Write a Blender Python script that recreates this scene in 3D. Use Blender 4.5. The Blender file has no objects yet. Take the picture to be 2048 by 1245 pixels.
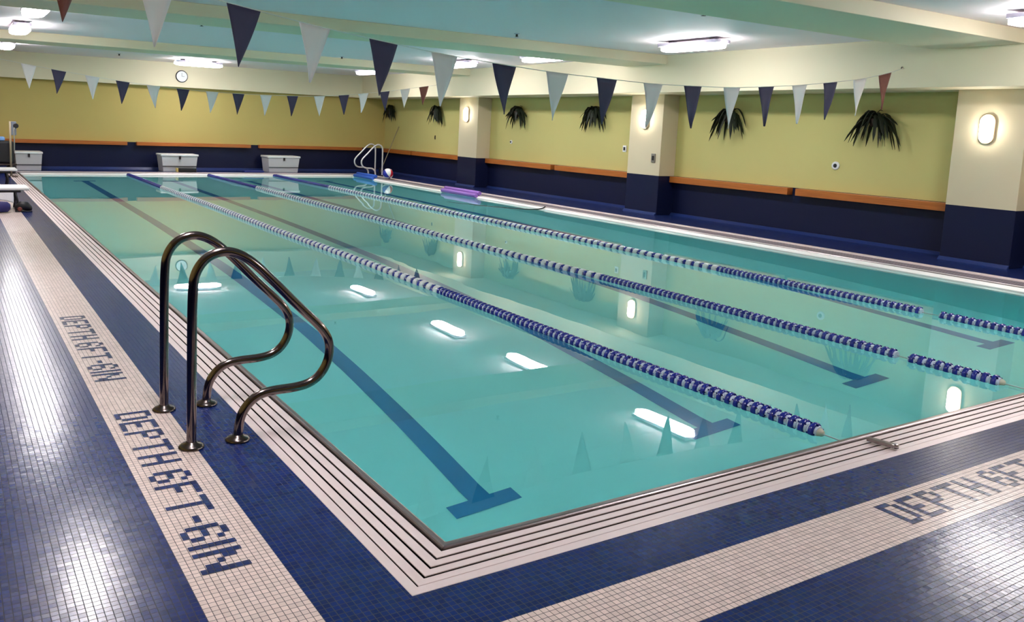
import bpy, bmesh, math, random
from mathutils import Vector, Matrix
random.seed(7)
scene = bpy.context.scene
C = scene.collection

# ------------------------------------------------------------------ camera, light, exposure
CF, CYAW, CPITCH, CROLL = 1668.98, -0.5478, -0.1268, 0.0415
CAMX, CAMY, CAMZ, CPX, CPY = -1.6179, -2.5957, 1.6, 900.81, 466.54
_ca, _sa = math.cos(CYAW), math.sin(CYAW)
_f = Vector((-_sa*math.cos(CPITCH), _ca*math.cos(CPITCH), math.sin(CPITCH)))
_r = Vector((_ca, _sa, 0)); _u = _r.cross(_f)
_r2 = _r*math.cos(CROLL) + _u*math.sin(CROLL)
_u2 = -_r*math.sin(CROLL) + _u*math.cos(CROLL)
cam = bpy.data.cameras.new('camera'); camo = bpy.data.objects.new('camera', cam); C.objects.link(camo)
M = Matrix((( _r2.x, _u2.x, -_f.x, CAMX), (_r2.y, _u2.y, -_f.y, CAMY), (_r2.z, _u2.z, -_f.z, CAMZ), (0, 0, 0, 1)))
camo.matrix_world = M
cam.sensor_width = 36; cam.sensor_fit = 'HORIZONTAL'
cam.lens = CF*36/2048
cam.shift_x = (1024-CPX)/2048
cam.shift_y = (CPY-622.5)/2048
cam.clip_start = .05; cam.clip_end = 200
scene.camera = camo

w = bpy.data.worlds.new('world'); scene.world = w; w.use_nodes = True
w.node_tree.nodes['Background'].inputs[0].default_value = (.8, .85, .9, 1)
w.node_tree.nodes['Background'].inputs[1].default_value = 0.0

scene.view_settings.view_transform = 'Standard'
scene.view_settings.look = 'None'
scene.view_settings.gamma = 1
scene.view_settings.use_curve_mapping = False
scene.view_settings.exposure = 1.38
LAMP = 19.5      # strength of the ceiling lamp lenses
SCONCE = 16.0

cy = scene.cycles
cy.use_denoising = True
try:
    cy.denoiser = 'OPENIMAGEDENOISE'; cy.denoising_input_passes = 'RGB_ALBEDO_NORMAL'; cy.denoising_prefilter = 'ACCURATE'
except Exception: pass
cy.use_adaptive_sampling = True; cy.adaptive_threshold = .04
cy.max_bounces = 9; cy.diffuse_bounces = 5; cy.glossy_bounces = 4; cy.transmission_bounces = 8
cy.caustics_reflective = False; cy.caustics_refractive = True
cy.sample_clamp_indirect = 8.0; cy.blur_glossy = 0.5
cy.use_light_tree = True

# ------------------------------------------------------------------ dimensions
W, L = 9.22, 21.2           # pool
ZW = -.055                  # water level
GL = .29                    # gutter width
XR, YF = 11.08, 22.72       # right wall, far wall
XCOL = 10.65                # column faces
XL, YB = -3.0, -4.4         # left wall, back wall
XS, YS = 10.06, 22.42       # soffit faces
ZS, ZBEAM, ZC = 2.41, 2.93, 3.1
ZNAVY = .79

# ------------------------------------------------------------------ material helpers
def lin(c):
    return tuple(((v/255)/12.92 if v/255 <= .04045 else (((v/255)+.055)/1.055)**2.4) for v in c)
def mat(name, rgb, rough=.5, metal=0, bump=0, scale=40, emit=None, strength=0, spec=.5, var=0, linear=False, coat=0):
    m = bpy.data.materials.new(name); m.use_nodes = True
    nt = m.node_tree; b = nt.nodes['Principled BSDF']
    col = rgb if linear else lin(rgb)
    b.inputs['Base Color'].default_value = (*col, 1)
    b.inputs['Roughness'].default_value = rough
    b.inputs['Metallic'].default_value = metal
    b.inputs['Specular IOR Level'].default_value = spec
    b.inputs['Coat Weight'].default_value = coat
    if emit:
        b.inputs['Emission Color'].default_value = (*emit, 1); b.inputs['Emission Strength'].default_value = strength
    if bump or var:
        tc = nt.nodes.new('ShaderNodeTexCoord'); n = nt.nodes.new('ShaderNodeTexNoise')
        n.inputs['Scale'].default_value = scale; n.inputs['Detail'].default_value = 4
        nt.links.new(tc.outputs['Object'], n.inputs['Vector'])
        if bump:
            bp = nt.nodes.new('ShaderNodeBump'); bp.inputs['Strength'].default_value = bump; bp.inputs['Distance'].default_value = .01
            nt.links.new(n.outputs['Fac'], bp.inputs['Height']); nt.links.new(bp.outputs['Normal'], b.inputs['Normal'])
        if var:
            mx = nt.nodes.new('ShaderNodeMixRGB'); mx.inputs[1].default_value = (*[v*(1-var) for v in col], 1)
            mx.inputs[2].default_value = (*[min(1, v*(1+var)) for v in col], 1)
            nt.links.new(n.outputs['Fac'], mx.inputs[0]); nt.links.new(mx.outputs[0], b.inputs['Base Color'])
    return m

class NB:
    """small math node builder"""
    def __init__(s, nt): s.nt = nt
    def m(s, op, a, b=None, c=None):
        n = s.nt.nodes.new('ShaderNodeMath'); n.operation = op
        for i, v in enumerate((a, b, c)):
            if v is None: continue
            if isinstance(v, (int, float)): n.inputs[i].default_value = v
            else: s.nt.links.new(v, n.inputs[i])
        return n.outputs[0]
    def mix(s, f, a, b):
        n = s.nt.nodes.new('ShaderNodeMixRGB')
        for i, v in enumerate((f, a, b)):
            if isinstance(v, (int, float)): n.inputs[i].default_value = v
            elif isinstance(v, tuple): n.inputs[i].default_value = (*v, 1)
            else: s.nt.links.new(v, n.inputs[i])
        return n.outputs[0]

TILE = .0254
def tile_material(name, banded=True, base=(13, 38, 108), cream=(240, 220, 216)):
    m = bpy.data.materials.new(name); m.use_nodes = True
    nt = m.node_tree; b = nt.nodes['Principled BSDF']; N = NB(nt)
    tc = nt.nodes.new('ShaderNodeTexCoord'); sp = nt.nodes.new('ShaderNodeSeparateXYZ')
    nt.links.new(tc.outputs['Object'], sp.inputs[0])
    X, Y = sp.outputs[0], sp.outputs[1]
    tx, ty = N.m('DIVIDE', X, TILE), N.m('DIVIDE', Y, TILE)
    fx, fy = N.m('FRACT', tx), N.m('FRACT', ty)
    dx = N.m('ABSOLUTE', N.m('SUBTRACT', fx, .5)); dy = N.m('ABSOLUTE', N.m('SUBTRACT', fy, .5))
    d = N.m('MAXIMUM', dx, dy)
    grout = N.m('SMOOTH_MIN', 1.0, N.m('MAXIMUM', 0.0, N.m('MULTIPLY', N.m('SUBTRACT', d, .445), 40.0)), 0.0)
    cmb = nt.nodes.new('ShaderNodeCombineXYZ')
    nt.links.new(N.m('FLOOR', tx), cmb.inputs[0]); nt.links.new(N.m('FLOOR', ty), cmb.inputs[1])
    wn = nt.nodes.new('ShaderNodeTexWhiteNoise'); wn.noise_dimensions = '2D'; nt.links.new(cmb.outputs[0], wn.inputs['Vector'])
    sc_ = nt.nodes.new('ShaderNodeSeparateColor'); nt.links.new(wn.outputs['Color'], sc_.inputs[0])
    r1, r2, r3 = sc_.outputs[0], sc_.outputs[1], sc_.outputs[2]
    bl = lin(base); cr = lin(cream)
    blue = N.mix(r3, tuple(v*.72 for v in bl), tuple(v*1.25 for v in bl))
    crm = N.mix(r3, tuple(v*.90 for v in cr), tuple(min(1, v*1.07) for v in cr))
    if banded:
        x0, x1, y0, y1 = -37*TILE, -24*TILE, -33*TILE, -21*TILE
        a = N.m('MULTIPLY', N.m('GREATER_THAN', X, x0), N.m('LESS_THAN', X, x1))
        a = N.m('MULTIPLY', a, N.m('GREATER_THAN', Y, y0))
        c = N.m('MULTIPLY', N.m('GREATER_THAN', Y, y0), N.m('LESS_THAN', Y, y1))
        c = N.m('MULTIPLY', c, N.m('GREATER_THAN', X, x0))
        band = N.m('MAXIMUM', a, c)
        col = N.mix(band, blue, crm)
    else:
        col = blue
    col = N.mix(grout, col, lin((28, 30, 44)))
    nt.links.new(col, b.inputs['Base Color'])
    nz = nt.nodes.new('ShaderNodeTexNoise'); nz.inputs['Scale'].default_value = 2.2; nz.inputs['Detail'].default_value = 3
    nt.links.new(tc.outputs['Object'], nz.inputs['Vector'])
    rg = N.m('ADD', N.m('MULTIPLY', grout, .35), N.m('ADD', .16, N.m('MULTIPLY', nz.outputs['Fac'], .09)))
    nt.links.new(rg, b.inputs['Roughness'])
    b.inputs['Specular IOR Level'].default_value = .5
    tilt = N.m('ADD', N.m('MULTIPLY', N.m('SUBTRACT', fx, .5), N.m('SUBTRACT', r1, .5)), N.m('MULTIPLY', N.m('SUBTRACT', fy, .5), N.m('SUBTRACT', r2, .5)))
    h = N.m('SUBTRACT', N.m('MULTIPLY', tilt, .022), N.m('MULTIPLY', grout, .04))
    bp = nt.nodes.new('ShaderNodeBump'); bp.inputs['Strength'].default_value = .8; bp.inputs['Distance'].default_value = TILE
    nt.links.new(h, bp.inputs['Height']); nt.links.new(bp.outputs['Normal'], b.inputs['Normal'])
    return m

def wall_material(name, upper, zsplit=ZNAVY, lower=(19, 26, 60)):
    m = bpy.data.materials.new(name); m.use_nodes = True
    nt = m.node_tree; b = nt.nodes['Principled BSDF']; N = NB(nt)
    tc = nt.nodes.new('ShaderNodeTexCoord'); sp = nt.nodes.new('ShaderNodeSeparateXYZ')
    nt.links.new(tc.outputs['Object'], sp.inputs[0])
    low = N.m('LESS_THAN', sp.outputs[2], zsplit)
    nz = nt.nodes.new('ShaderNodeTexNoise'); nz.inputs['Scale'].default_value = 1.4; nz.inputs['Detail'].default_value = 5
    nt.links.new(tc.outputs['Object'], nz.inputs['Vector'])
    u = lin(upper); lo = lin(lower)
    up = N.mix(nz.outputs['Fac'], tuple(v*.96 for v in u), tuple(min(1, v*1.03) for v in u))
    nt.links.new(N.mix(low, up, lo), b.inputs['Base Color'])
    nt.links.new(N.m('SUBTRACT', .62, N.m('MULTIPLY', low, .24)), b.inputs['Roughness'])
    b.inputs['Specular IOR Level'].default_value = .28
    n2 = nt.nodes.new('ShaderNodeTexNoise'); n2.inputs['Scale'].default_value = 90
    nt.links.new(tc.outputs['Object'], n2.inputs['Vector'])
    bp = nt.nodes.new('ShaderNodeBump'); bp.inputs['Strength'].default_value = .08; bp.inputs['Distance'].default_value = .004
    nt.links.new(n2.outputs['Fac'], bp.inputs['Height']); nt.links.new(bp.outputs['Normal'], b.inputs['Normal'])
    return m

def wood_material(name, axis):
    m = bpy.data.materials.new(name); m.use_nodes = True
    nt = m.node_tree; b = nt.nodes['Principled BSDF']; N = NB(nt)
    tc = nt.nodes.new('ShaderNodeTexCoord'); mp = nt.nodes.new('ShaderNodeMapping')
    mp.inputs['Scale'].default_value = (2.0, 60, 60) if axis == 'x' else (60, 2.0, 60)
    nz = nt.nodes.new('ShaderNodeTexNoise'); nz.inputs['Scale'].default_value = 1; nz.inputs['Detail'].default_value = 6
    nt.links.new(tc.outputs['Object'], mp.inputs[0]); nt.links.new(mp.outputs[0], nz.inputs['Vector'])
    nt.links.new(N.mix(nz.outputs['Fac'], lin((150, 78, 28)), lin((214, 130, 60))), b.inputs['Base Color'])
    b.inputs['Roughness'].default_value = .35
    return m

M_floor = tile_material('mosaic_deck')
M_inlay = tile_material('mosaic_letters', banded=False, base=(36, 54, 112))
M_wall = wall_material('wall_paint_olive', (204, 184, 112))
M_wallr = wall_material('wall_paint_green', (206, 196, 128))
M_col = wall_material('column_paint', (214, 201, 172))
M_cream = mat('cream_paint', (236, 226, 196), .6, bump=.05, scale=60)
M_ceil = mat('pale_blue_ceiling', (250, 238, 243), .6, bump=.15, scale=3)
M_navy = mat('navy_cove', (34, 52, 110), .3)
M_steel = mat('brushed_steel', (205, 196, 198), .34, 1, bump=.05, scale=120)
M_tube = mat('polished_steel_tube', (118, 108, 106), .13, 1)
M_bright = mat('bright_steel_tube', (235, 232, 236), .35, .5)
M_flange = mat('steel_flange', (100, 92, 90), .22, 1)
M_slat = mat('gutter_slat_white', (240, 222, 224), .38, .15, var=.04, scale=30)
M_slatrefl = mat('gutter_slat_reflection_grey', (150, 140, 154), .4, .2)  # same slats, the dark wall's reflection painted in as grey
M_liplit = mat('gutter_lip_lit_white', (246, 243, 243), .35, 0)  # lit copy of the steel lip, its brightness put into the colour
M_lipdark = mat('steel_lip', (150, 138, 140), .3, .8, bump=.08, scale=60)
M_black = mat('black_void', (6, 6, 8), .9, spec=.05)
M_plaster = mat('aqua_plaster', (.46, .985, .98), .7, linear=True, var=.03, scale=2)
M_line = mat('lane_line_tile', (40, 130, 190), .5)
M_navyf = mat('navy_float_plastic', (34, 46, 150), .22, coat=.3)
M_whitef = mat('white_float_plastic', (232, 234, 240), .3, coat=.2)
M_palef = mat('pale_blue_float_hub', (205, 216, 238), .25)
M_cap = mat('rope_end_cap', (196, 196, 178), .4)
M_cable = mat('steel_cable', (190, 190, 190), .4, .7)
M_flagw = mat('white_flag_cloth', (226, 226, 230), .7)
M_flagn = mat('navy_flag_cloth', (60, 60, 92), .7, var=.12, scale=12)
M_flagb = mat('brown_flag_cloth', (120, 72, 66), .7, var=.15, scale=14)
M_cord = mat('white_cord', (226, 226, 220), .6)
M_lens = mat('lamp_lens', (255, 255, 255), .4, emit=(1, .955, .95), strength=LAMP)
M_sconce = mat('sconce_lens', (255, 255, 255), .4, emit=(1, .93, .82), strength=SCONCE)
M_housing = mat('lamp_housing', (200, 196, 214), .4)
M_bracket = mat('lamp_bracket', (120, 114, 128), .4)
M_sbase = mat('sconce_base_tan', (205, 184, 150), .5)
M_fern = mat('fern_green', (15, 30, 14), .55, var=.5, scale=18)
M_basket = mat('basket_brown', (48, 36, 26), .8)
M_binw = mat('bin_white_plastic', (205, 204, 208), .45)
M_binl = mat('bin_lid_white', (238, 238, 240), .4)
M_dark = mat('dark_plastic', (26, 26, 32), .45)
M_woodx, M_woody = wood_material('orange_wood_x', 'x'), wood_material('orange_wood_y', 'y')
M_red = mat('ball_red', (200, 30, 60), .3); M_blueb = mat('ball_blue', (40, 50, 170), .3); M_whiteb = mat('ball_white', (240, 240, 244), .3)
M_foamb = mat('foam_blue', (50, 98, 200), .6); M_foamp = mat('foam_purple', (160, 110, 200), .6)
M_yellow = mat('foam_yellow', (230, 205, 120), .6)
M_towel = mat('white_towel', (232, 230, 238), .9, bump=.4, scale=60)
M_towelb = mat('blue_towel', (130, 175, 235), .9, bump=.4, scale=60)
M_bag = mat('navy_bag', (34, 30, 96), .7); M_brown = mat('brown_leather', (110, 50, 40), .5)
M_tan = mat('tan_post', (160, 146, 120), .5)
M_clock = mat('clock_face', (225, 232, 240), .3)

# water
M_water = bpy.data.materials.new('pool_water'); M_water.use_nodes = True
nt = M_water.node_tree; nt.nodes.remove(nt.nodes['Principled BSDF']); out = nt.nodes['Material Output']
gl = nt.nodes.new('ShaderNodeBsdfGlass'); gl.inputs['IOR'].default_value = 1.333; gl.inputs['Roughness'].default_value = 0.0
gl.inputs['Color'].default_value = (1, 1, 1, 1)
va = nt.nodes.new('ShaderNodeVolumeAbsorption'); va.inputs['Color'].default_value = (.30, .97, .98, 1); va.inputs['Density'].default_value = .16
nt.links.new(gl.outputs[0], out.inputs['Surface']); nt.links.new(va.outputs[0], out.inputs['Volume'])
tc = nt.nodes.new('ShaderNodeTexCoord'); nz = nt.nodes.new('ShaderNodeTexNoise'); nz.inputs['Scale'].default_value = 1.1; nz.inputs['Detail'].default_value = 1
bp = nt.nodes.new('ShaderNodeBump'); bp.inputs['Strength'].default_value = .06; bp.inputs['Distance'].default_value = .02
nt.links.new(tc.outputs['Object'], nz.inputs['Vector']); nt.links.new(nz.outputs['Fac'], bp.inputs['Height']); nt.links.new(bp.outputs['Normal'], gl.inputs['Normal'])

# ------------------------------------------------------------------ mesh helpers
def box(bm, x0, y0, z0, x1, y1, z1, mi=0, mtx=None):
    vs = [bm.verts.new((x, y, z)) for z in (z0, z1) for x, y in ((x0, y0), (x1, y0), (x1, y1), (x0, y1))]
    if mtx:
        for v in vs: v.co = mtx @ v.co
    for q in ((3, 2, 1, 0), (4, 5, 6, 7), (0, 1, 5, 4), (1, 2, 6, 5), (2, 3, 7, 6), (3, 0, 4, 7)):
        bm.faces.new([vs[i] for i in q]).material_index = mi
    return vs
def tube(bm, pts, r, n=12, cap=True, mi=0):
    pts = [Vector(p) for p in pts]; rings = []
    t0 = (pts[1]-pts[0]).normalized()
    ref = Vector((0, 0, 1)) if abs(t0.z) < .9 else Vector((0, 1, 0))
    nrm = (ref - t0*ref.dot(t0)).normalized()
    for i, p in enumerate(pts):
        a = pts[max(i-1, 0)]; b = pts[min(i+1, len(pts)-1)]; t = (b-a).normalized()
        nrm = (nrm - t*nrm.dot(t)).normalized(); bi = t.cross(nrm)
        rr = r[i] if isinstance(r, (list, tuple)) else r
        rings.append([bm.verts.new(p + (nrm*math.cos(k*2*math.pi/n) + bi*math.sin(k*2*math.pi/n))*rr) for k in range(n)])
    for a, b in zip(rings, rings[1:]):
        for k in range(n):
            f = bm.faces.new((a[k], a[(k+1) % n], b[(k+1) % n], b[k])); f.smooth = True; f.material_index = mi
    if cap:
        bm.faces.new(rings[0][::-1]).material_index = mi; bm.faces.new(rings[-1]).material_index = mi
def lathe(bm, prof, o, axis='z', n=24, mi=0):
    """prof: (radius, height) list"""
    o = Vector(o); rings = []
    for r, h in prof:
        ring = []
        for k in range(n):
            c, s_ = r*math.cos(k*2*math.pi/n), r*math.sin(k*2*math.pi/n)
            v = {'z': (c, s_, h), 'y': (s_, h, c), 'x': (h, c, s_)}[axis]
            ring.append(bm.verts.new(o+Vector(v)))
        rings.append(ring)
    for a, b in zip(rings, rings[1:]):
        for k in range(n):
            f = bm.faces.new((a[k], a[(k+1) % n], b[(k+1) % n], b[k])); f.smooth = True; f.material_index = mi
    bm.faces.new(rings[0][::-1]).material_index = mi; bm.faces.new(rings[-1]).material_index = mi
def prism(bm, pts, z0, z1, mi=0):
    a = [bm.verts.new((x, y, z0)) for x, y in pts]; b = [bm.verts.new((x, y, z1)) for x, y in pts]; n = len(pts)
    bm.faces.new(a[::-1]).material_index = mi; bm.faces.new(b).material_index = mi
    for k in range(n): bm.faces.new((a[k], a[(k+1) % n], b[(k+1) % n], b[k])).material_index = mi
def obj(name, bm, m, parent=None, bevel=0, seg=2, subsurf=0):
    bmesh.ops.recalc_face_normals(bm, faces=bm.faces)
    me = bpy.data.meshes.new(name); bm.to_mesh(me); bm.free()
    for x in (m if isinstance(m, (list, tuple)) else [m]): me.materials.append(x)
    o = bpy.data.objects.new(name, me); C.objects.link(o)
    if parent: o.parent = parent
    if bevel:
        b = o.modifiers.new('bevel', 'BEVEL'); b.width = bevel; b.segments = seg; b.limit_method = 'ANGLE'; b.angle_limit = .6
    if subsurf:
        s_ = o.modifiers.new('subsurf', 'SUBSURF'); s_.levels = s_.render_levels = subsurf
    return o
def B(): return bmesh.new()
def boxo(name, co, m, parent=None, bevel=0, seg=2):
    bm = B(); box(bm, *co); return obj(name, bm, m, parent, bevel, seg)
def tag(o, label, cat, group=None, kind=None):
    o['label'] = label; o['category'] = cat
    if group: o['group'] = group
    if kind: o['kind'] = kind
    return o
def empty(name, loc, label, cat, group=None, rz=0, kind=None):
    o = bpy.data.objects.new(name, None); C.objects.link(o); o.location = loc; o.rotation_euler = (0, 0, rz)
    o.empty_display_size = .1
    return tag(o, label, cat, group, kind)
def struct(o, label=None):
    o['kind'] = 'structure'
    if label: o['label'] = label
    return o
def copy_tree(o, loc, label, rz=None, group=None):
    c = o.copy(); C.objects.link(c); c.location = loc
    if rz is not None: c.rotation_euler = (0, 0, rz)
    c['label'] = label
    if group: c['group'] = group
    for ch in list(o.children):
        k = ch.copy(); C.objects.link(k); k.parent = c
        for g in list(ch.children):
            q = g.copy(); C.objects.link(q); q.parent = k
    return c

# ------------------------------------------------------------------ room shell
T = .3
hx0, hx1, hy0, hy1 = -GL, W+.62, -GL+.02, L+.45   # hole in the deck
bm = B()
box(bm, XL, YB, -.25, XR, hy0, 0); box(bm, XL, hy1, -.25, XR, YF, 0)
box(bm, XL, hy0, -.25, hx0, hy1, 0); box(bm, hx1, hy0, -.25, XR, hy1, 0)
floor = struct(obj('floor', bm, M_floor))

def floor_z(y):
    P = [(-1, -2.05), (2, -2.0), (5, -1.6), (8, -1.4), (12, -1.27), (22, -1.1)]
    for (a, za), (b, zb) in zip(P, P[1:]):
        if y <= b: return za+(zb-za)*(y-a)/(b-a)
    return P[-1][1]
bm = B()
ys = [0, 2, 3.5, 5, 6.5, 8, 10, 12, 15, 18, L]
rows = [[bm.verts.new((x, y, floor_z(y))) for x in (0, W)] for y in ys]
tops = [[bm.verts.new((x, y, -.02)) for x in (0, W)] for y in ys]
for i in range(len(ys)-1):
    bm.faces.new((rows[i][0], rows[i][1], rows[i+1][1], rows[i+1][0]))
    bm.faces.new((rows[i][0], rows[i+1][0], tops[i+1][0], tops[i][0]))
    bm.faces.new((rows[i][1], tops[i][1], tops[i+1][1], rows[i+1][1]))
bm.faces.new((rows[0][0], tops[0][0], tops[0][1], rows[0][1])); bm.faces.new((rows[-1][0], rows[-1][1], tops[-1][1], tops[-1][0]))
basin = struct(obj('pool_basin', bm, M_plaster))
sm = basin.modifiers.new('solid', 'SOLIDIFY'); sm.thickness = .022
sm.offset = 1
for xc in (1.42, 3.6, 5.65, 7.95):
    bm = B(); lo, hi, hw = 1.87, 20.2, .085
    yy = [lo, 2, 3.5, 5, 6.5, 8, 10, 12, 15, 18, hi]
    rr = [[bm.verts.new((xc+s_*hw, y, floor_z(y)+.006)) for s_ in (-1, 1)] for y in yy]
    for a, b in zip(rr, rr[1:]): bm.faces.new((a[0], a[1], b[1], b[0]))
    for y0, y1 in ((1.73, 1.87), (20.2, 20.36)):
        q = [bm.verts.new((xc+a, y, floor_z(y)+.006)) for a, y in ((-.26, y0), (.26, y0), (.26, y1), (-.26, y1))]
        bm.faces.new(q)
    obj('lane_line', bm, M_line, basin)

bm = B()
box(bm, -.02, -.02, -2.3, W+.02, L+.02, ZW)
# the water body follows the basin: push its lower face below the floor
water = tag(obj('pool_water', bm, M_water), 'still turquoise pool water mirroring the lamps and pennants', 'water', kind='stuff')

# walls
struct(boxo('wall_right', (XR, YB, 0, XR+T, YF+T, ZC), M_wallr))
struct(boxo('wall_far', (XL, YF, 0, XR, YF+T, ZC), M_wall))
struct(boxo('wall_left', (XL-T, YB, 0, XL, YF+T, ZC), M_wall))
struct(boxo('wall_back', (XL, YB-T, 0, XR, YB, ZC), M_wall))
struct(boxo('ceiling', (XL-T, YB-T, ZC, XR+T, YF+T, ZC+.2), M_ceil))
# soffits
struct(boxo('trim_1', (XS, YB, ZS, XR, YS, ZC), M_cream, bevel=.006), 'cream soffit running along the right wall')
struct(boxo('trim_2', (XL, YS, ZS, XR, YF, ZC), M_cream, bevel=.006), 'cream soffit running along the far wall')
for i, (a, b) in enumerate(((2.85, 4.05), (9.0, 10.1), (15.9, 16.9))):
    struct(boxo('trim_%d' % (3+i), (XL, a, ZBEAM, XS, b, ZC), M_cream, bevel=.006), 'shallow cream beam crossing the ceiling')
# columns
for i, (a, b) in enumerate(((3.0, 3.93), (9.58, 10.5), (16.35, 17.3))):
    struct(boxo('column_%d' % (i+1), (XCOL, a, 0, XR, b, ZS), M_col, bevel=.008))
# cove strip where wall meets deck
bm = B()
for x, a, b in ((XR, YB, 3.0), (XR, 3.93, 9.58), (XR, 10.5, 16.35), (XR, 17.3, YF), (XCOL, 3.0, 3.93), (XCOL, 9.58, 10.5), (XCOL, 16.35, 17.3)):
    vs = [bm.verts.new(p) for p in ((x, a, .045), (x-.012, a, .045), (x-.06, a, .0), (x, a, 0), (x, b, .045), (x-.012, b, .045), (x-.06, b, .0), (x, b, 0))]
    for q in ((0, 1, 5, 4), (1, 2, 6, 5), (0, 3, 2, 1), (4, 5, 6, 7)): bm.faces.new([vs[k] for k in q])
struct(obj('baseboard_right', bm, M_navy))
bm = B()
vs = [bm.verts.new(p) for p in ((XL, YF, .07), (XL, YF-.012, .07), (XL, YF-.06, 0), (XL, YF, 0), (XR, YF, .07), (XR, YF-.012, .07), (XR, YF-.06, 0), (XR, YF, 0))]
for q in ((0, 1, 5, 4), (1, 2, 6, 5)): bm.faces.new([vs[k] for k in q])
struct(obj('baseboard_far', bm, M_navy))

# ------------------------------------------------------------------ gutter around the pool
gut = empty('pool_gutter', (0, 0, 0), 'white slatted overflow gutter framing the whole pool', 'pool gutter', kind='structure')
def ring(bm, a, b, z0, z1, sides=(0, 1, 2, 3)):
    """mitred rectangular ring between offsets a<b outward from the pool edge; a,b = (left, near, right, far)"""
    def corners(o): return [(-o[0], -o[1]), (W+o[2], -o[1]), (W+o[2], L+o[3]), (-o[0], L+o[3])]
    ia, ob = corners(a), corners(b)
    V = lambda pts, z: [bm.verts.new((x, y, z)) for x, y in pts]
    it, ot, ib, ob_ = V(ia, z1), V(ob, z1), V(ia, z0), V(ob, z0)
    for k in sides:
        j = (k+1) % 4
        bm.faces.new((it[k], it[j], ot[j], ot[k])); bm.faces.new((ib[k], ib[j], it[j], it[k])); bm.faces.new((ot[k], ot[j], ob_[j], ob_[k]))
        bm.faces.new((ib[j], ib[k], ob_[k], ob_[j]))
def off(l, n, r, f): return (l, n, r, f)
# lip
bm = B(); ring(bm, off(-.012, -.012, .0, .0), off(.028, .028, .03, .03), -.2, -.0)
obj('gutter_lip', bm, M_lipdark, gut, bevel=.011, seg=3)
# right and far nosing above the water, lamplight on steel painted in as white
bm = B()
P4 = [(-.065, -.10), (-.06, -.045), (.028, .004), (.034, .0), (.034, -.10)]
for n_ in (0,):
    A = [bm.verts.new((W+x, .014, z)) for x, z in P4]; Bc = [bm.verts.new((W+x, L+x, z)) for x, z in P4]; Cc = [bm.verts.new((.014, L+x, z)) for x, z in P4]
    for P_, Q_ in ((A, Bc), (Bc, Cc)):
        for k in range(5): bm.faces.new((P_[k], P_[(k+1) % 5], Q_[(k+1) % 5], Q_[k]))
    bm.faces.new(A); bm.faces.new(Cc)
obj('lip_nosing', bm, M_liplit, gut)['label'] = 'steel nosing above the water, lamplight painted in as white'
# dark channel
bm = B(); ring(bm, off(.026, .026, .026, .026), off(GL, GL-.02, .6, .43), -.2, -.09)
obj('gutter_channel', bm, M_black, gut)
# slats
fl, fn, fr, ff = .235, .215, .44, .33
n = 4
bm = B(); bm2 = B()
for k in range(n):
    g = .011
    def at(t0, lo, hi): return lo+(hi-lo)*t0
    a = off(at(k/n, .030, fl)+g, at(k/n, .030, fn)+g, at(k/n, .030, fr)+g*4.2, at(k/n, .030, ff)+g*3.2)
    b = off(at((k+1)/n, .030, fl), at((k+1)/n, .030, fn), at((k+1)/n, .030, fr), at((k+1)/n, .030, ff))
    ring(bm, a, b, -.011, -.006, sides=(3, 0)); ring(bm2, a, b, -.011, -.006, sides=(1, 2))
obj('grating', bm, M_slat, gut, bevel=.002)
obj('grating', bm2, M_slatrefl, gut)['label'] = 'grating of the right and far sides, dark reflection painted in as grey'
# outer flange
bm = B(); ring(bm, off(fl+.013, fn+.013, fr+.02, ff+.015), off(GL+.002, GL-.018, .622, .452), -.1, .002)
obj('outer_flange', bm, M_slat, gut, bevel=.005)

# ------------------------------------------------------------------ deck lettering (mosaic inlay)
GLY = {  # 5x7 dot glyphs
 'D': ['1110','1001','1001','1001','1001','1001','1110'], 'E': ['1111','1000','1000','1110','1000','1000','1111'],
 'P': ['1110','1001','1001','1110','1000','1000','1000'], 'T': ['11111','00100','00100','00100','00100','00100','00100'],
 'H': ['1001','1001','1001','1111','1001','1001','1001'], '6': ['0110','1001','1000','1110','1001','1001','0110'],
 'F': ['1111','1000','1000','1110','1000','1000','1000'], '-': ['00','00','00','11','00','00','00'],
 'I': ['1','1','1','1','1','1','1'], 'N': ['10001','11001','11001','10101','10011','10011','10001'], ' ': ['0']*7,
 'O': ['0110','1001','1001','1001','1001','1001','0110'], 'V': ['10001','10001','10001','01010','01010','00100','00100'],
 'G': ['0111','1000','1000','1011','1001','1001','0111']}
def lettering(text, fn, cw, ch, name='depth_lettering', label=None):
    """fn(u, v) -> (x, y); u along the text, v up the letters"""
    bm = B(); u = 0; tot = 0
    for c in text:
        gl_ = GLY[c]; wd = len(gl_[0])
        for r, row in enumerate(gl_):
            for k, bit in enumerate(row):
                if bit != '1': continue
                v0 = (6-r)*ch; u0 = u+k*cw; e = .0006
                # slightly chamfered cells so strokes read as cut tiles
                pts = [fn(u0-e, v0-e), fn(u0+cw+e, v0-e), fn(u0+cw+e, v0+ch+e), fn(u0-e, v0+ch+e)]
                vs = [bm.verts.new((x, y, .0012)) for x, y in pts]
                bm.faces.new(vs)
        u += (wd+1)*cw
    bmesh.ops.remove_doubles(bm, verts=bm.verts, dist=.0001)
    o = obj(name, bm, M_inlay, floor)
    if label: o['label'] = label
    return u
# left strip: read from the deck facing the pool, running toward the viewer
S = TILE
lettering('DEPTH 6FT-6IN', lambda u, v: (-.885+v, 1.98-u), .0305, S*7.0/7*1.0, label='blue mosaic letters DEPTH 6FT-6IN on the left strip')
lettering('DEPTH 6FT-6IN', lambda u, v: (-.885+v, 4.40-u), .0305, S, label='far blue mosaic letters on the left strip')
lettering('DEPTH 6FT-6IN', lambda u, v: (1.87+u, -.76+v), .0295, S, label='blue mosaic letters on the near strip')

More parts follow.
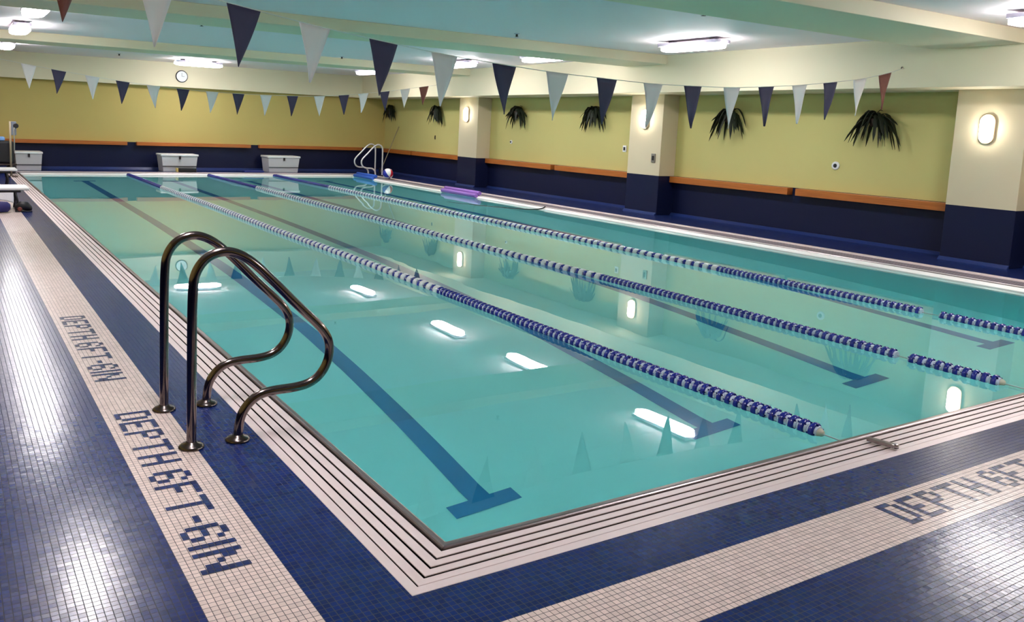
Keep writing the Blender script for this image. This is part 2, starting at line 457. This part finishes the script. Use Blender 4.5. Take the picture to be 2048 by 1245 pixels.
# ------------------------------------------------------------------ grab rails
near_prof = [(-.63, .0), (-.629, .35), (-.627, .80), (-.606, .878), (-.556, .938), (-.478, .962), (-.405, .945), (-.332, .898), (-.238, .808), (-.126, .692), (-.015, .585), (.046, .522), (.082, .455), (.082, .372), (.045, .293), (-.02, .245), (-.106, .232), (-.212, .233), (-.294, .222), (-.354, .178), (-.393, .112), (-.402, .0)]
def smooth(pts, it=3):
    for _ in range(it):
        o = [pts[0]]
        for a, b in zip(pts, pts[1:]):
            o += [tuple(.75*p+.25*q for p, q in zip(a, b)), tuple(.25*p+.75*q for p, q in zip(a, b))]
        pts = o+[pts[-1]]
    return pts
def grab_rail(loc, label, group, rz=0, mt=M_tube):
    t = empty('grab_rail', loc, label, 'pool grab rail', group, rz)
    bm = B(); tube(bm, [(x+.63, 0, z) for x, z in smooth(near_prof)], .0235, 16)
    obj('rail_tube', bm, mt, t)
    for x in (0, .228):
        bm = B(); lathe(bm, [(.062, 0), (.062, .006), (.05, .016), (.03, .022), (.026, .03)], (x, 0, 0))
        obj('escutcheon', bm, M_flange, t)
    return t
g0 = grab_rail((-.63, 1.36, .001), 'nearer of the two curved steel rails by the depth lettering', 'curved steel grab rails at the near end')
copy_tree(g0, (-.63, 1.95, .001), 'curved steel rail behind the nearest one, left deck')
g1 = grab_rail((9.98, 20.62, .001), 'slim steel ladder rail at the far right corner, beside beach ball', 'far corner ladder rails', math.pi, M_bright)
copy_tree(g1, (9.98, 21.12, .001), 'slim steel ladder rail at the far right corner, nearer the end wall', math.pi, 'far corner ladder rails')

# ------------------------------------------------------------------ lane ropes
def float_mesh(r, length, m, name, hub=True):
    bm = B()
    h = length/2
    prof = [(r*.30, -h), (r*.55, -h*.9), (r*.93, -h*.62), (r, -h*.35), (r, h*.35), (r*.93, h*.62), (r*.55, h*.9), (r*.30, h)]
    lathe(bm, prof, (0, 0, 0), 'y', 16)
    # raised vanes of a wave-breaking float
    me_o = obj(name, bm, m)
    return me_o
def proto_disc(m, length, r=.05):
    """disc float: broad rim, open web and hub"""
    bm = B(); h = length/2
    n = 18
    lathe(bm, [(r*.62, -h), (r*.9, -h*.95), (r, -h*.5), (r, h*.5), (r*.9, h*.95), (r*.62, h)], (0, 0, 0), 'y', n)
    for k in range(4):
        a = k*math.pi/2+.4; c, s_ = math.cos(a), math.sin(a)
        mt = Matrix.Rotation(a, 4, 'Y')
        box(bm, -r*.95, -h*1.5, -.003, r*.95, h*1.5, .003, 0, mt)
    hr = .74 if length < .04 else .5
    lathe(bm, [(r*hr*.9, -h*1.9), (r*hr, -h*1.6), (r*hr, h*1.6), (r*hr*.9, h*1.9)], (0, 0, 0), 'y', 12, 1)
    bmesh.ops.recalc_face_normals(bm, faces=bm.faces)
    me = bpy.data.meshes.new('float'); bm.to_mesh(me); bm.free()
    me.materials.append(m); me.materials.append(M_palef)
    return me
ME_NAVY = proto_disc(M_navyf, .034); ME_WHITE = proto_disc(M_whitef, .078, .051); ME_NAVYS = proto_disc(M_navyf, .045, .047)
ZR = ZW+.012
def lane_rope(x, gaps, y0, label):
    t = empty('lane_rope', (x, 0, ZR), label, 'lane rope', 'floating lane ropes')
    seq = []; y = y0+.03
    while y < L-.25:
        if any(a < y < b for a, b in gaps): y += .02; continue
        if y < 4.5 or y > 16.9: seq.append((y, ME_NAVY)); y += .066
        else:
            seq.append((y, ME_WHITE)); seq.append((y+.07, ME_NAVYS)); y += .142
    def sway(y): return .012*math.sin(y*.9+x)
    for i, (y, me) in enumerate(seq[:100]):
        o = bpy.data.objects.new('float', me); C.objects.link(o); o.parent = t
        o.location = (sway(y), y, 0); o.rotation_euler = (0, random.random()*3, 0)
    bm = B()
    for me, mi in ((ME_NAVY, 0), (ME_WHITE, 1), (ME_NAVYS, 0)):
        pass
    base = {}
    me_all = bpy.data.meshes.new('float_string')
    for y, me in seq[100:]:
        k = len(bm.verts); nf = len(bm.faces)
        bm.from_mesh(me); bm.verts.ensure_lookup_table(); bm.faces.ensure_lookup_table()
        for v in bm.verts[k:]: v.co = v.co+Vector((sway(y), y, 0))
        for f in bm.faces[nf:]:
            f.material_index = 2 if f.material_index == 1 else (1 if me is ME_WHITE else 0)
    o = obj('float_string', bm, (M_navyf, M_whitef, M_palef), t); o['kind'] = 'stuff'
    bm = B(); tube(bm, [(0, .0, .0)]+[(sway(k*.5), k*.5, 0) for k in range(1, 42)]+[(0, L, 0)], .0035, 6)
    obj('cable', bm, M_cable, t)
    bm = B(); lathe(bm, [(.008, y0-.028), (.02, y0-.024), (.028, y0-.005), (.028, y0+.01)], (0, 0, 0), 'y', 14)
    obj('end_cap', bm, M_cap, t)
    bm = B(); lathe(bm, [(.02, L-.25), (.03, L-.24), (.045, L-.15), (.03, L-.06), (.02, L-.05)], (0, 0, 0), 'y', 12)
    obj('tension_reel', bm, M_navyf, t)
    return t
lane_rope(2.60, [], .2, 'lane rope nearest the steel grab rails, navy floats then white')
lane_rope(4.76, [(.90, 1.06), (.50, .56)], .27, 'middle of the three floating lane ropes')
lane_rope(6.68, [(1.78, 1.96)], -.0+.1, 'lane rope nearest the right wall with ferns')

# ------------------------------------------------------------------ pennant lines
def pennant_line(Y, pts_top, ends, label):
    """pts_top: (x, z, colour) centre of each pennant's hoist"""
    t = empty('pennant_line', (ends[0][0], Y, ends[0][1]), label, 'pennant line', 'pennant lines across the pool')
    ox, oz = ends[0]
    ctrl = [ends[0]]+[(x, z) for x, z, c in pts_top]+[ends[1]]
    bm = B(); tube(bm, [(x-ox, 0, z-oz) for x, z in smooth(ctrl, 1)], .004, 6); obj('cord', bm, M_cord, t)
    for i, (x, z, c) in enumerate(pts_top):
        j = i+1; sl = (ctrl[j+1][1]-ctrl[j-1][1])/(ctrl[j+1][0]-ctrl[j-1][0])
        bm = B(); rnd = random.Random(i*7+int(Y)); hw, hh = .142, .49; nr = 10
        skew = rnd.uniform(-.05, .03); tw = rnd.uniform(-.05, .05); ph = rnd.uniform(0, 6)
        rows_ = []
        for r in range(nr+1):
            f = r/nr; row = []
            for q in range(7):
                a = q/6*2-1; ww = hw*(1-f)+.003
                px = a*ww + skew*f*f
                pz = -hh*f + sl*a*ww*(1-f)
                py = .018*math.sin(ph+a*2.2+f*4)*f*(1-.3*f) + tw*f*f + .008*math.cos(a*3+ph)*f
                row.append(bm.verts.new((x-ox+px, py, z-oz+pz)))
            rows_.append(row)
        for a, b in zip(rows_, rows_[1:]):
            for q in range(6): bm.faces.new((a[q], a[q+1], b[q+1], b[q])).smooth = True
        o = obj('pennant', bm, {'w': M_flagw, 'n': M_flagn, 'b': M_flagb}[c], t)
        s_ = o.modifiers.new('thick', 'SOLIDIFY'); s_.thickness = .003
        o['label'] = {'w': 'white pennant', 'n': 'navy pennant', 'b': 'brown pennant'}[c]
    return t
N1 = [(-.80, 2.745, 'b'), (-.15, 2.62, 'w'), (.55, 2.515, 'n'), (1.18, 2.425, 'w'), (1.85, 2.345, 'n'), (2.50, 2.28, 'w'), (3.20, 2.235, 'n'), (3.87, 2.20, 'w'), (4.55, 2.185, 'n'), (5.24, 2.17, 'w'),
      (5.87, 2.185, 'n'), (6.54, 2.205, 'w'), (7.16, 2.255, 'n'), (7.80, 2.31, 'w'), (8.42, 2.385, 'n'), (9.06, 2.465, 'w'), (9.62, 2.575, 'b')]
pennant_line(4.4, N1, ((-3.0, 3.05), (10.06, 2.685)), 'nearer line of navy and white pennants, brown at its right end')
N2 = [(-1.0, 2.66, 'b'), (-.05, 2.52, 'w'), (.52, 2.44, 'n'), (1.18, 2.36, 'w'), (1.80, 2.29, 'n'), (2.45, 2.235, 'w'), (3.10, 2.20, 'n'), (3.76, 2.175, 'w'), (4.38, 2.165, 'n'), (5.05, 2.17, 'w'), (5.72, 2.185, 'n'),
      (6.42, 2.215, 'w'), (7.08, 2.28, 'n'), (7.62, 2.35, 'w'), (8.22, 2.43, 'n'), (8.82, 2.53, 'w'), (9.38, 2.63, 'b')]
pennant_line(17.1, N2, ((-3.0, 2.9), (10.06, 2.74)), 'farther line of small pennants before the end wall')

# ------------------------------------------------------------------ ceiling lights
def ceiling_light(loc, label, rz=0):
    t = empty('ceiling_light', loc, label, 'ceiling light', 'elongated white ceiling lights', rz)
    l, wd = .64, .15
    bm = B(); box(bm, -wd*.96, -l*.96, -.089, wd*.96, l*.96, -.035); obj('housing', bm, M_housing, t, bevel=.01)
    bm = B()
    for y in (-.42, .42): box(bm, -.045, y-.05, -.032, .045, y+.05, 0)
    obj('bracket', bm, M_bracket, t)
    bm = B(); prof = []
    nseg = 14
    rows_ = []
    for i in range(nseg+1):
        a = i/nseg*2-1; y = a*l; e = (1-abs(a)**8)**.5 if abs(a) < 1 else 0
        e = max(e, .18)
        rows_.append([bm.verts.new((math.cos(k*math.pi/10)*wd*e, y, -.088 - (.0 if k in (0, 10) else .045+math.sin(k*math.pi/10)**.7*.038*e))) for k in range(11)])
    for a, b in zip(rows_, rows_[1:]):
        for k in range(10): bm.faces.new((a[k], a[k+1], b[k+1], b[k])).smooth = True
        bm.faces.new((a[10], a[0], b[0], b[10]))
    bm.faces.new(rows_[0]); bm.faces.new(rows_[-1][::-1])
    obj('lens', bm, M_lens, t)
    return t
XLAMP = 8.42
c0 = ceiling_light((XLAMP, 6.85, ZC), 'largest white ceiling light, over the lane by the right wall')
for x, y, lb in ((XLAMP, 10.65, 'white ceiling light beyond the largest one, right row'),
                 (XLAMP, 13.8, 'third white ceiling light along the right row'),
                 (XLAMP, 18.5, 'farthest white ceiling light of the right row'),
                 (XLAMP, 1.65, 'white ceiling light cut by the right edge of the photo'),
                 (-.45, 10.8, 'bright white ceiling light nearest the top left corner'),
                 (-.40, 14.3, 'white ceiling light second from the top left corner'),
                 (-.34, 19.0, 'white ceiling light lowest at the left edge of the photo'),
                 (-.55, 5.6, 'unseen white ceiling light over the left deck, added to light it'),  # this lamp and the next three are unseen, added to light the near deck
                 (-.55, 1.2, 'unseen white ceiling light over the steel rails, added for more light'),
                 (4.2, -1.8, 'unseen white ceiling light behind the near strip, added to brighten the deck'),
                 (9.2, -1.8, 'unseen white ceiling light in the near right corner, added to brighten the deck')):
    copy_tree(c0, (x, y, ZC), lb, 0)
copy_tree(c0, (4.35, 20.6, ZC), 'white ceiling light above the round clock, far end', math.pi/2)

# ------------------------------------------------------------------ column sconces
def sconce(loc, label):
    t = empty('wall_sconce', loc, label, 'wall sconce', 'oval sconces on the columns')
    def oval(r, hh, x0, x1, name, m, bev=.01):
        bm = B(); pts = []
        for k in range(24):
            a = k*2*math.pi/24; pts.append((math.cos(a)*r, math.sin(a)*r+(hh if math.sin(a) >= 0 else -hh)))
        A = [bm.verts.new((x0, y, z)) for y, z in pts]; Bv = [bm.verts.new((x1, y, z)) for y, z in pts]
        bm.faces.new(A); bm.faces.new(Bv[::-1])
        for k in range(24): bm.faces.new((A[k], A[(k+1) % 24], Bv[(k+1) % 24], Bv[k])).smooth = True
        return obj(name, bm, m, t, bevel=bev, seg=3)
    oval(.105, .10, 0, -.035, 'backplate', M_sbase)
    oval(.082, .095, -.03, -.085, 'diffuser', M_sconce, .025)
    return t
sc0 = sconce((XCOL, 3.48, 1.87), 'oval lit sconce on the nearest right column')
copy_tree(sc0, (XCOL, 10.05, 1.92), 'oval lit sconce on the middle column')
copy_tree(sc0, (XCOL, 16.88, 1.95), 'oval lit sconce on the farthest column')

# ------------------------------------------------------------------ ferns on the wall
def fern(loc, label, seed, sc=1.0):
    t = empty('hanging_fern', loc, label, 'fern', 'dark green ferns hung along the right wall')
    rnd = random.Random(seed)
    bm = B(); lathe(bm, [(.05, -.12), (.085, -.1), (.11, 0), (.1, .01)], (-.13, 0, .02), 'z', 12); obj('basket', bm, M_basket, t)
    bm = B(); tube(bm, [(0, 0, .16), (-.06, 0, .17), (-.12, 0, .13), (-.13, 0, .03)], .006, 6); obj('hook', bm, M_dark, t)
    bm = B()
    for k in range(38):
        a = rnd.uniform(0, 2*math.pi); ln = rnd.uniform(.28, .46)*sc; up = rnd.uniform(.02, .16); drp = rnd.uniform(.2, 1.25)
        d = Vector((math.cos(a)*.45, math.copysign(abs(math.sin(a))**.7, math.sin(a)), 0))
        if d.x > .1: d.x *= .3
        n_ = 9; prev = None; side = Vector((-d.y, d.x, 0)).normalized()
        base = Vector((-.13, 0, .03)); wmax = rnd.uniform(.032, .055)
        tw = rnd.uniform(-.5, .5)
        for i in range(n_+1):
            f = i/n_
            p = base + d*ln*f*1.02 + Vector((0, 0, up*4.6*f*(1-f) - drp*ln*f*f))
            p.x = min(p.x, -.01)
            ww = wmax*math.sin(math.pi*min(1, f*.92+.06))**.7*(1 if i < n_ else .05)
            sd = side*math.cos(tw)+Vector((0, 0, 1))*math.sin(tw)
            zig = .75 if i % 2 else 1.0
            cur = (p-sd*ww*zig, p+Vector((0, 0, .006)), p+sd*ww*zig)
            cur = [bm.verts.new((min(q.x, -.006), q.y, q.z)) for q in cur]
            if prev:
                bm.faces.new((prev[0], prev[1], cur[1], cur[0])); bm.faces.new((prev[1], prev[2], cur[2], cur[1]))
            prev = cur
    o = obj('fronds', bm, M_fern, t); s_ = o.modifiers.new('thick', 'SOLIDIFY'); s_.thickness = .004
    return t
for i, (y, z, sc_, lb) in enumerate(((5.29, 1.97, 1.05, 'dark fern beside the nearest column, largest of the row'), (8.18, 1.99, .95, 'dark fern on the wall panel behind a white pennant, right of the middle column'),
                            (12.0, 2.02, .95, 'dark fern left of the middle column, half behind a navy pennant'), (14.95, 2.03, .95, 'dark fern just right of the farthest column'),
                            (19.1, 2.02, .95, 'dark fern left of the farthest column'), (22.15, 2.04, .9, 'dark fern in the far right corner of the room'))):
    fern((XR, y, z), lb, 11+i, sc_)

# ------------------------------------------------------------------ wooden wall rails
def wall_rail(a, b, side, label):
    t = .15
    if side == 'r':
        o = boxo('wooden_wall_rail', (XR-t, a, .665, XR, b, .785), M_woody, None, .004)
    else:
        o = boxo('wooden_wall_rail', (a, YF-t, .70, b, YF, .80), M_woodx, None, .004)
    tag(o, label, 'wooden rail', 'orange wooden rails on the walls')
wall_rail(3.95, 6.62, 'r', 'orange wooden wall rail ending at the nearest column')
wall_rail(6.78, 9.56, 'r', 'orange wooden wall rail right beside the middle column, near side')
wall_rail(10.52, 13.3, 'r', 'orange wooden wall rail left of the middle column')
wall_rail(13.46, 16.33, 'r', 'orange wooden wall rail just right of the farthest column')
wall_rail(17.32, 20.5, 'r', 'orange wooden wall rail left of the farthest column')
wall_rail(20.62, 22.55, 'r', 'orange wooden wall rail behind the far ladder on the right wall')
wall_rail(-1.3, 2.86, 'f', 'orange wooden rail at the left of the end wall')
wall_rail(3.12, 6.45, 'f', 'orange wooden rail in the middle of the end wall')
wall_rail(6.72, 10.2, 'f', 'orange wooden rail at the right of the end wall')

# ------------------------------------------------------------------ clock
t = empty('wall_clock', (4.33, YS, 2.72), 'round white clock with dark rim on the far soffit', 'clock')
bm = B(); lathe(bm, [(.17, 0), (.175, -.02), (.165, -.045), (.15, -.045)], (0, 0, 0), 'y', 32); obj('rim', bm, M_dark, t)
bm = B(); lathe(bm, [(.15, -.04), (.15, -.048)], (0, 0, 0), 'y', 32); obj('dial', bm, M_clock, t)
bm = B(); box(bm, -.004, -.053, 0, .004, -.05, .1); box(bm, -.004, -.053, -.004, .07, -.05, .004); obj('hand', bm, M_dark, t)

# ------------------------------------------------------------------ storage bins
def storage_bin(x0, x1, label):
    xc = (x0+x1)/2; w_ = (x1-x0)/2; y0, y1 = 21.85, 22.5
    t = empty('storage_bin', (xc, (y0+y1)/2, 0), label, 'storage bin', 'white lidded bins by the end wall')
    d = (y1-y0)/2
    bm = B(); A = [(-w_*.86, -d*.9), (w_*.86, -d*.9), (w_*.86, d*.9), (-w_*.86, d*.9)]; Bq = [(-w_*.95, -d), (w_*.95, -d), (w_*.95, d), (-w_*.95, d)]
    lo = [bm.verts.new((x, y, .0)) for x, y in A]; hi = [bm.verts.new((x, y, .44)) for x, y in Bq]
    bm.faces.new(lo[::-1]); bm.faces.new(hi)
    for k in range(4): bm.faces.new((lo[k], lo[(k+1) % 4], hi[(k+1) % 4], hi[k]))
    obj('bin_body', bm, M_binw, t, bevel=.01)
    bm = B(); box(bm, -w_*.90, -d*1.0, .15, w_*.90, -d*.9, .165); obj('seam_ridge', bm, M_dark, t)
    bm = B(); box(bm, -w_*1.0, -d*1.06, .44, w_*1.0, d*1.02, .50); obj('lid', bm, M_binl, t, bevel=.018, seg=3)
    bm = B(); box(bm, -.025, -d*1.1, .36, .025, -d*1.0, .45); obj('latch', bm, M_dark, t, bevel=.005)
    return t
storage_bin(-.05, .62, 'white lidded bin at the far left, behind the lounge chairs')
storage_bin(3.62, 4.68, 'white lidded bin in the middle of the end wall')
storage_bin(6.73, 7.78, 'white lidded bin right of centre at the end wall')

# pool toys by the middle bins
bm = B(); vs = box(bm, 4.05, 21.55, .01, 4.55, 21.80, .12); obj_ = obj('kickboard', bm, M_dark, None, bevel=.02)
tag(obj_, 'black foam board lying before the middle bin', 'foam board')
bm = B(); box(bm, -.04, -.2, 0, .0, 0, .11); e_ = obj('yellow_edge', bm, M_yellow, obj_, bevel=.01); e_.location = (4.05, 21.79, .01)
tag(boxo('pool_mat', (5.95, 21.6, .01, 6.55, 21.83, .07), mat('mat_blue', (20, 40, 120), .5), None, .02), 'dark blue mat lying on the far deck left of the right bin', 'mat')

# ------------------------------------------------------------------ ball, floats, pole
t = empty('beach_ball', (9.46, 19.2, .162), 'red, white and blue beach ball at the far pool edge', 'beach ball')
R0 = .155; bm = B()
nu, nv = 24, 12
grid = [[bm.verts.new((R0*math.sin(math.pi*j/nv)*math.cos(2*math.pi*i/nu), R0*math.sin(math.pi*j/nv)*math.sin(2*math.pi*i/nu), R0*math.cos(math.pi*j/nv))) for i in range(nu)] for j in range(1, nv)]
top = bm.verts.new((0, 0, R0)); bot = bm.verts.new((0, 0, -R0))
seq = [0, 1, 0, 2, 0, 1]
for i in range(nu):
    k = seq[i*6//nu]; i2 = (i+1) % nu
    f = bm.faces.new((top, grid[0][i], grid[0][i2])); f.material_index = k; f.smooth = True
    f = bm.faces.new((bot, grid[-1][i2], grid[-1][i])); f.material_index = k; f.smooth = True
    for j in range(nv-2):
        f = bm.faces.new((grid[j][i], grid[j+1][i], grid[j+1][i2], grid[j][i2])); f.material_index = k; f.smooth = True
o = obj('ball_skin', bm, (M_whiteb, M_blueb, M_red), t); o.rotation_euler = (.3, .9, 1.9)
bm = B(); lathe(bm, [(.03, R0-.004), (.03, R0+.003), (.008, R0+.006)], (0, 0, 0), 'z', 14); o = obj('valve', bm, M_whiteb, t); o.rotation_euler = (.5, .5, .5)

def foam(x, y0, y1, m, label, name='foam_float'):
    t = empty(name, (x, (y0+y1)/2, 0), label, 'foam float'); l = (y1-y0)/2
    bm = B(); lathe(bm, [(.045, -l), (.05, -l+.01), (.05, l-.01), (.045, l)], (-.045, 0, .0), 'y', 16); obj('foam_tube', bm, m, t)
    bm = B(); lathe(bm, [(.045, -l), (.05, -l+.01), (.05, l-.01), (.045, l)], (.05, 0, .055), 'y', 16); obj('foam_tube', bm, m, t)
    return t
foam(W-.02, 13.95, 15.55, M_foamp, 'purple foam float on the right pool edge')
foam(W-.02, 19.55, 20.85, M_foamb, 'blue foam float at the foot of the far ladder')
t = empty('skimmer_pole', (10.3, 21.45, 0), 'long thin pole leaning against the wall behind the beach ball', 'pole')
bm = B(); tube(bm, [(0, 0, .01), (XR-.02-10.3, .22, 1.53)], .014, 8); obj('shaft', bm, M_tan, t)
bm = B(); box(bm, -.02, -.02, 0, .02, .02, .2); obj('foot_grip', bm, M_dark, t)

# pool hose near the right lane
bm = B(); tube(bm, smooth([(W-.02, 11.35, .01), (W-.08, 11.32, -.02), (8.95, 11.35, ZW+.004), (8.6, 11.6, ZW), (8.2, 12.3, ZW-.003), (7.9, 13.2, ZW-.01)], 2), .014, 8)
tag(obj('pool_hose', bm, M_dark), 'thin dark hose floating off the right pool edge', 'hose')

# ------------------------------------------------------------------ wall plates and small fittings
def plate(loc, label, w_=.05, h_=.07, round_=False, cat='wall fitting', name='wall_plate', mm=None, m2=None):
    t = empty(name, loc, label, cat)
    if round_:
        bm = B(); lathe(bm, [(w_, 0), (w_, -.015), (w_*.8, -.025)], (0, 0, 0), 'x', 20); obj('cover', bm, mm or M_binl, t)
        bm = B(); lathe(bm, [(w_*.5, -.025), (w_*.35, -.04)], (0, 0, 0), 'x', 14); obj('nozzle', bm, m2 or M_dark, t)
    else:
        bm = B(); box(bm, -.018, -w_, -h_, 0, w_, h_); obj('cover', bm, mm or M_binl, t, bevel=.005)
        bm = B(); box(bm, -.026, -w_*.45, -h_*.5, -.018, w_*.45, h_*.5); obj('insert', bm, m2 or M_dark, t)
plate((XR, 6.0, 1.22), 'round white water outlet on the wall between the two nearest columns', .07, .07, True)
plate((XR, 11.07, 1.28), 'white square switch plate left of the middle column', .055, .07)
plate((XR, 15.35, 1.27), 'small white fitting right of the farthest column', .05, .06, True)
plate((XR, 19.32, 1.26), 'tiny dark hook plate left of the farthest column', .02, .06, mm=M_dark)
plate((XCOL, 9.76, 1.14), 'grey metal box on the face of the middle column', .055, .09, mm=mat('grey_box', (150, 145, 135), .4, .5))
for x, y, lb in ((6.17, 8.41, 'small dark sprinkler head in front of the second beam'), (6.26, 4.68, 'small dark sprinkler head beyond the nearest beam'), (2.02, 11.37, 'small dark sprinkler head between the third and fourth pennants of the near line'),
             (2.28, 20.33, 'small dark sprinkler head left of the round clock'), (6.29, 15.48, 'small dark sprinkler head left of the big navy pennant')):
    t = empty('sprinkler_head', (x, y, ZC), lb, 'sprinkler', 'ceiling sprinkler heads')
    bm = B(); lathe(bm, [(.045, 0), (.045, -.006), (.02, -.012)], (0, 0, 0)); obj('escutcheon', bm, M_housing, t)
    bm = B(); lathe(bm, [(.016, -.01), (.02, -.03), (.012, -.045), (.028, -.048), (.028, -.052)], (0, 0, 0), 'z', 14); obj('head', bm, M_dark, t)
bm = B(); tube(bm, [(0, 0, 0), (-.03, 0, .0), (-.04, 0, -.02)], .006, 6)
o = obj('hook', bm, M_dark); o.location = (XS, 4.42, 2.70); tag(o, 'tiny hook holding the near pennant line on the right soffit', 'hook')

# dark bar across the near gutter
t = empty('gutter_clamp', (2.64, -.13, .004), 'dark metal bar lying across the near gutter slats', 'metal bar')
bm = B(); box(bm, -.02, -.08, 0, .02, .06, .02, 0, Matrix.Rotation(.25, 4, 'Z')); obj('bar', bm, M_lipdark, t, bevel=.006)
bm = B(); lathe(bm, [(.02, 0), (.02, .022), (.01, .026)], (.02, -.075, 0), 'z', 12); obj('bolt', bm, M_steel, t)

# ------------------------------------------------------------------ left deck furniture
def lounger(y, xend, label, tilt=0):
    t = empty('lounge_chair', (xend, y, 0), label, 'lounge chair', 'white lounge chairs on the left deck')
    bm = B(); box(bm, -1.75, -.30, .32, 0, .30, .37); obj('seat_panel', bm, M_binl, t, bevel=.02, seg=3)
    bm = B(); box(bm, -1.7, -.27, .285, -.12, .27, .318); obj('frame', bm, M_dark, t, bevel=.008)
    for x, yy in ((-.2, -.25), (-.2, .25), (-1.5, -.25), (-1.5, .25)):
        bm = B(); tube(bm, [(x, yy, .29), (x+.03, yy, .15), (x+.01, yy, 0)], .018, 8); obj('leg', bm, M_dark, t)
    return t
l1 = lounger(12.45, -.47, 'white lounge chair nearest the viewer on the left deck')
copy_tree(l1, (-.33, 17.0, 0), 'white lounge chair farther back, beside the tall post', 0)
bm = B()
rows_ = []
for i in range(9):
    f = i/8
    rows_.append([bm.verts.new((-1.6+j*.1, 12.12-.02*math.sin(j*1.3)-.03*f, .29-f*(.16+.05*math.sin(j*.7)))) for j in range(10)])
for a, b in zip(rows_, rows_[1:]):
    for j in range(9): bm.faces.new((a[j], a[j+1], b[j+1], b[j])).smooth = True
o = obj('towel', bm, M_towel); o.modifiers.new('thick', 'SOLIDIFY').thickness = .012
tag(o, 'white towel hanging under the nearest lounge chair', 'towel')
t = empty('swim_bag', (-1.05, 11.9, 0), 'navy swim bag with white patches under the nearest lounge chair', 'bag')
bm = B(); tube(bm, [(-.5, 0, .09), (-.45, 0, .09), (-.1, 0, .09), (.15, 0, .09), (.25, 0, .09), (.29, 0, .09)], [.04, .085, .09, .088, .08, .04], 16); obj('bag_body', bm, M_bag, t)
for x, z, r_ in ((-.12, .13, .04), (.08, .06, .035), (-.32, .1, .04)):
    bm = B(); lathe(bm, [(r_, -.088), (r_*.9, -.094)], (x, 0, z), 'y', 12); obj('patch', bm, M_towel, t)
t = empty('swim_shoe', (-.58, 12.0, 0), 'black round-toed shoe with brown lining beside the swim bag', 'shoe')
bm = B(); tube(bm, [(-.10, 0, .03), (-.09, 0, .06), (-.02, 0, .10), (.04, .01, .09), (.10, .03, .05), (.125, .03, .03)], [.02, .045, .07, .07, .045, .02], 14); obj('upper', bm, M_dark, t)
bm = B(); box(bm, -.11, -.05, 0, .13, .07, .02); obj('sole', bm, M_dark, t, bevel=.008)
bm = B(); lathe(bm, [(.03, -.05), (.035, -.06), (.02, -.065)], (-.05, -.02, .05), 'y', 12); obj('lining', bm, M_brown, t)
# stand
t = empty('equipment_post', (-.27, 19.6, 0), 'tall metal post with grey panel and straps by the far lounge chair', 'post')
bm = B(); lathe(bm, [(.14, 0), (.14, .02), (.03, .03)], (0, 0, 0)); obj('base_plate', bm, M_flange, t)
bm = B(); tube(bm, [(0, 0, .02), (0, 0, 1.30)], .024, 10); obj('post_tube', bm, M_tan, t)
bm = B(); box(bm, .02, -.03, .98, .13, .03, 1.30); obj('panel', bm, mat('panel_grey', (140, 150, 165), .4, .3), t, bevel=.008)
bm = B(); lathe(bm, [(.05, -.06), (.06, -.04), (.05, .02)], (.12, 0, 1.2), 'y', 12); obj('dial_knob', bm, M_dark, t)
bm = B(); tube(bm, [(.11, -.04, 1.22), (.07, -.05, 1.1), (.08, -.05, .9), (.075, -.05, .62)], .014, 8); obj('strap', bm, mat('strap_grey', (170, 168, 160), .7), t)
# cart
t = empty('towel_cart', (-.55, 20.9, 0), 'dark wheeled cart behind the tall post at the left', 'cart')
bm = B(); box(bm, -.75, -.3, .26, .42, .3, .80); obj('cart_body', bm, M_dark, t, bevel=.05, seg=3)
bm = B(); box(bm, -.78, -.33, .21, .47, .33, .25); obj('shelf', bm, M_flange, t, bevel=.006)
for x, y in ((-.6, -.25), (.36, -.25), (-.6, .25), (.36, .25)):
    bm = B(); lathe(bm, [(.07, -.02), (.1, -.012), (.1, .012), (.07, .02)], (x, y, .1), 'y', 16); obj('wheel', bm, M_dark, t)
    bm = B(); box(bm, x-.015, y-.03, .1, x+.015, y+.03, .215); obj('fork', bm, M_flange, t)
bm = B(); box(bm, -1.1, 20.7, .805, -.32, 21.1, .90)
tag(obj('folded_towel', bm, M_towelb, None, .03, 3), 'pale blue towel folded on top of the dark cart', 'towel')
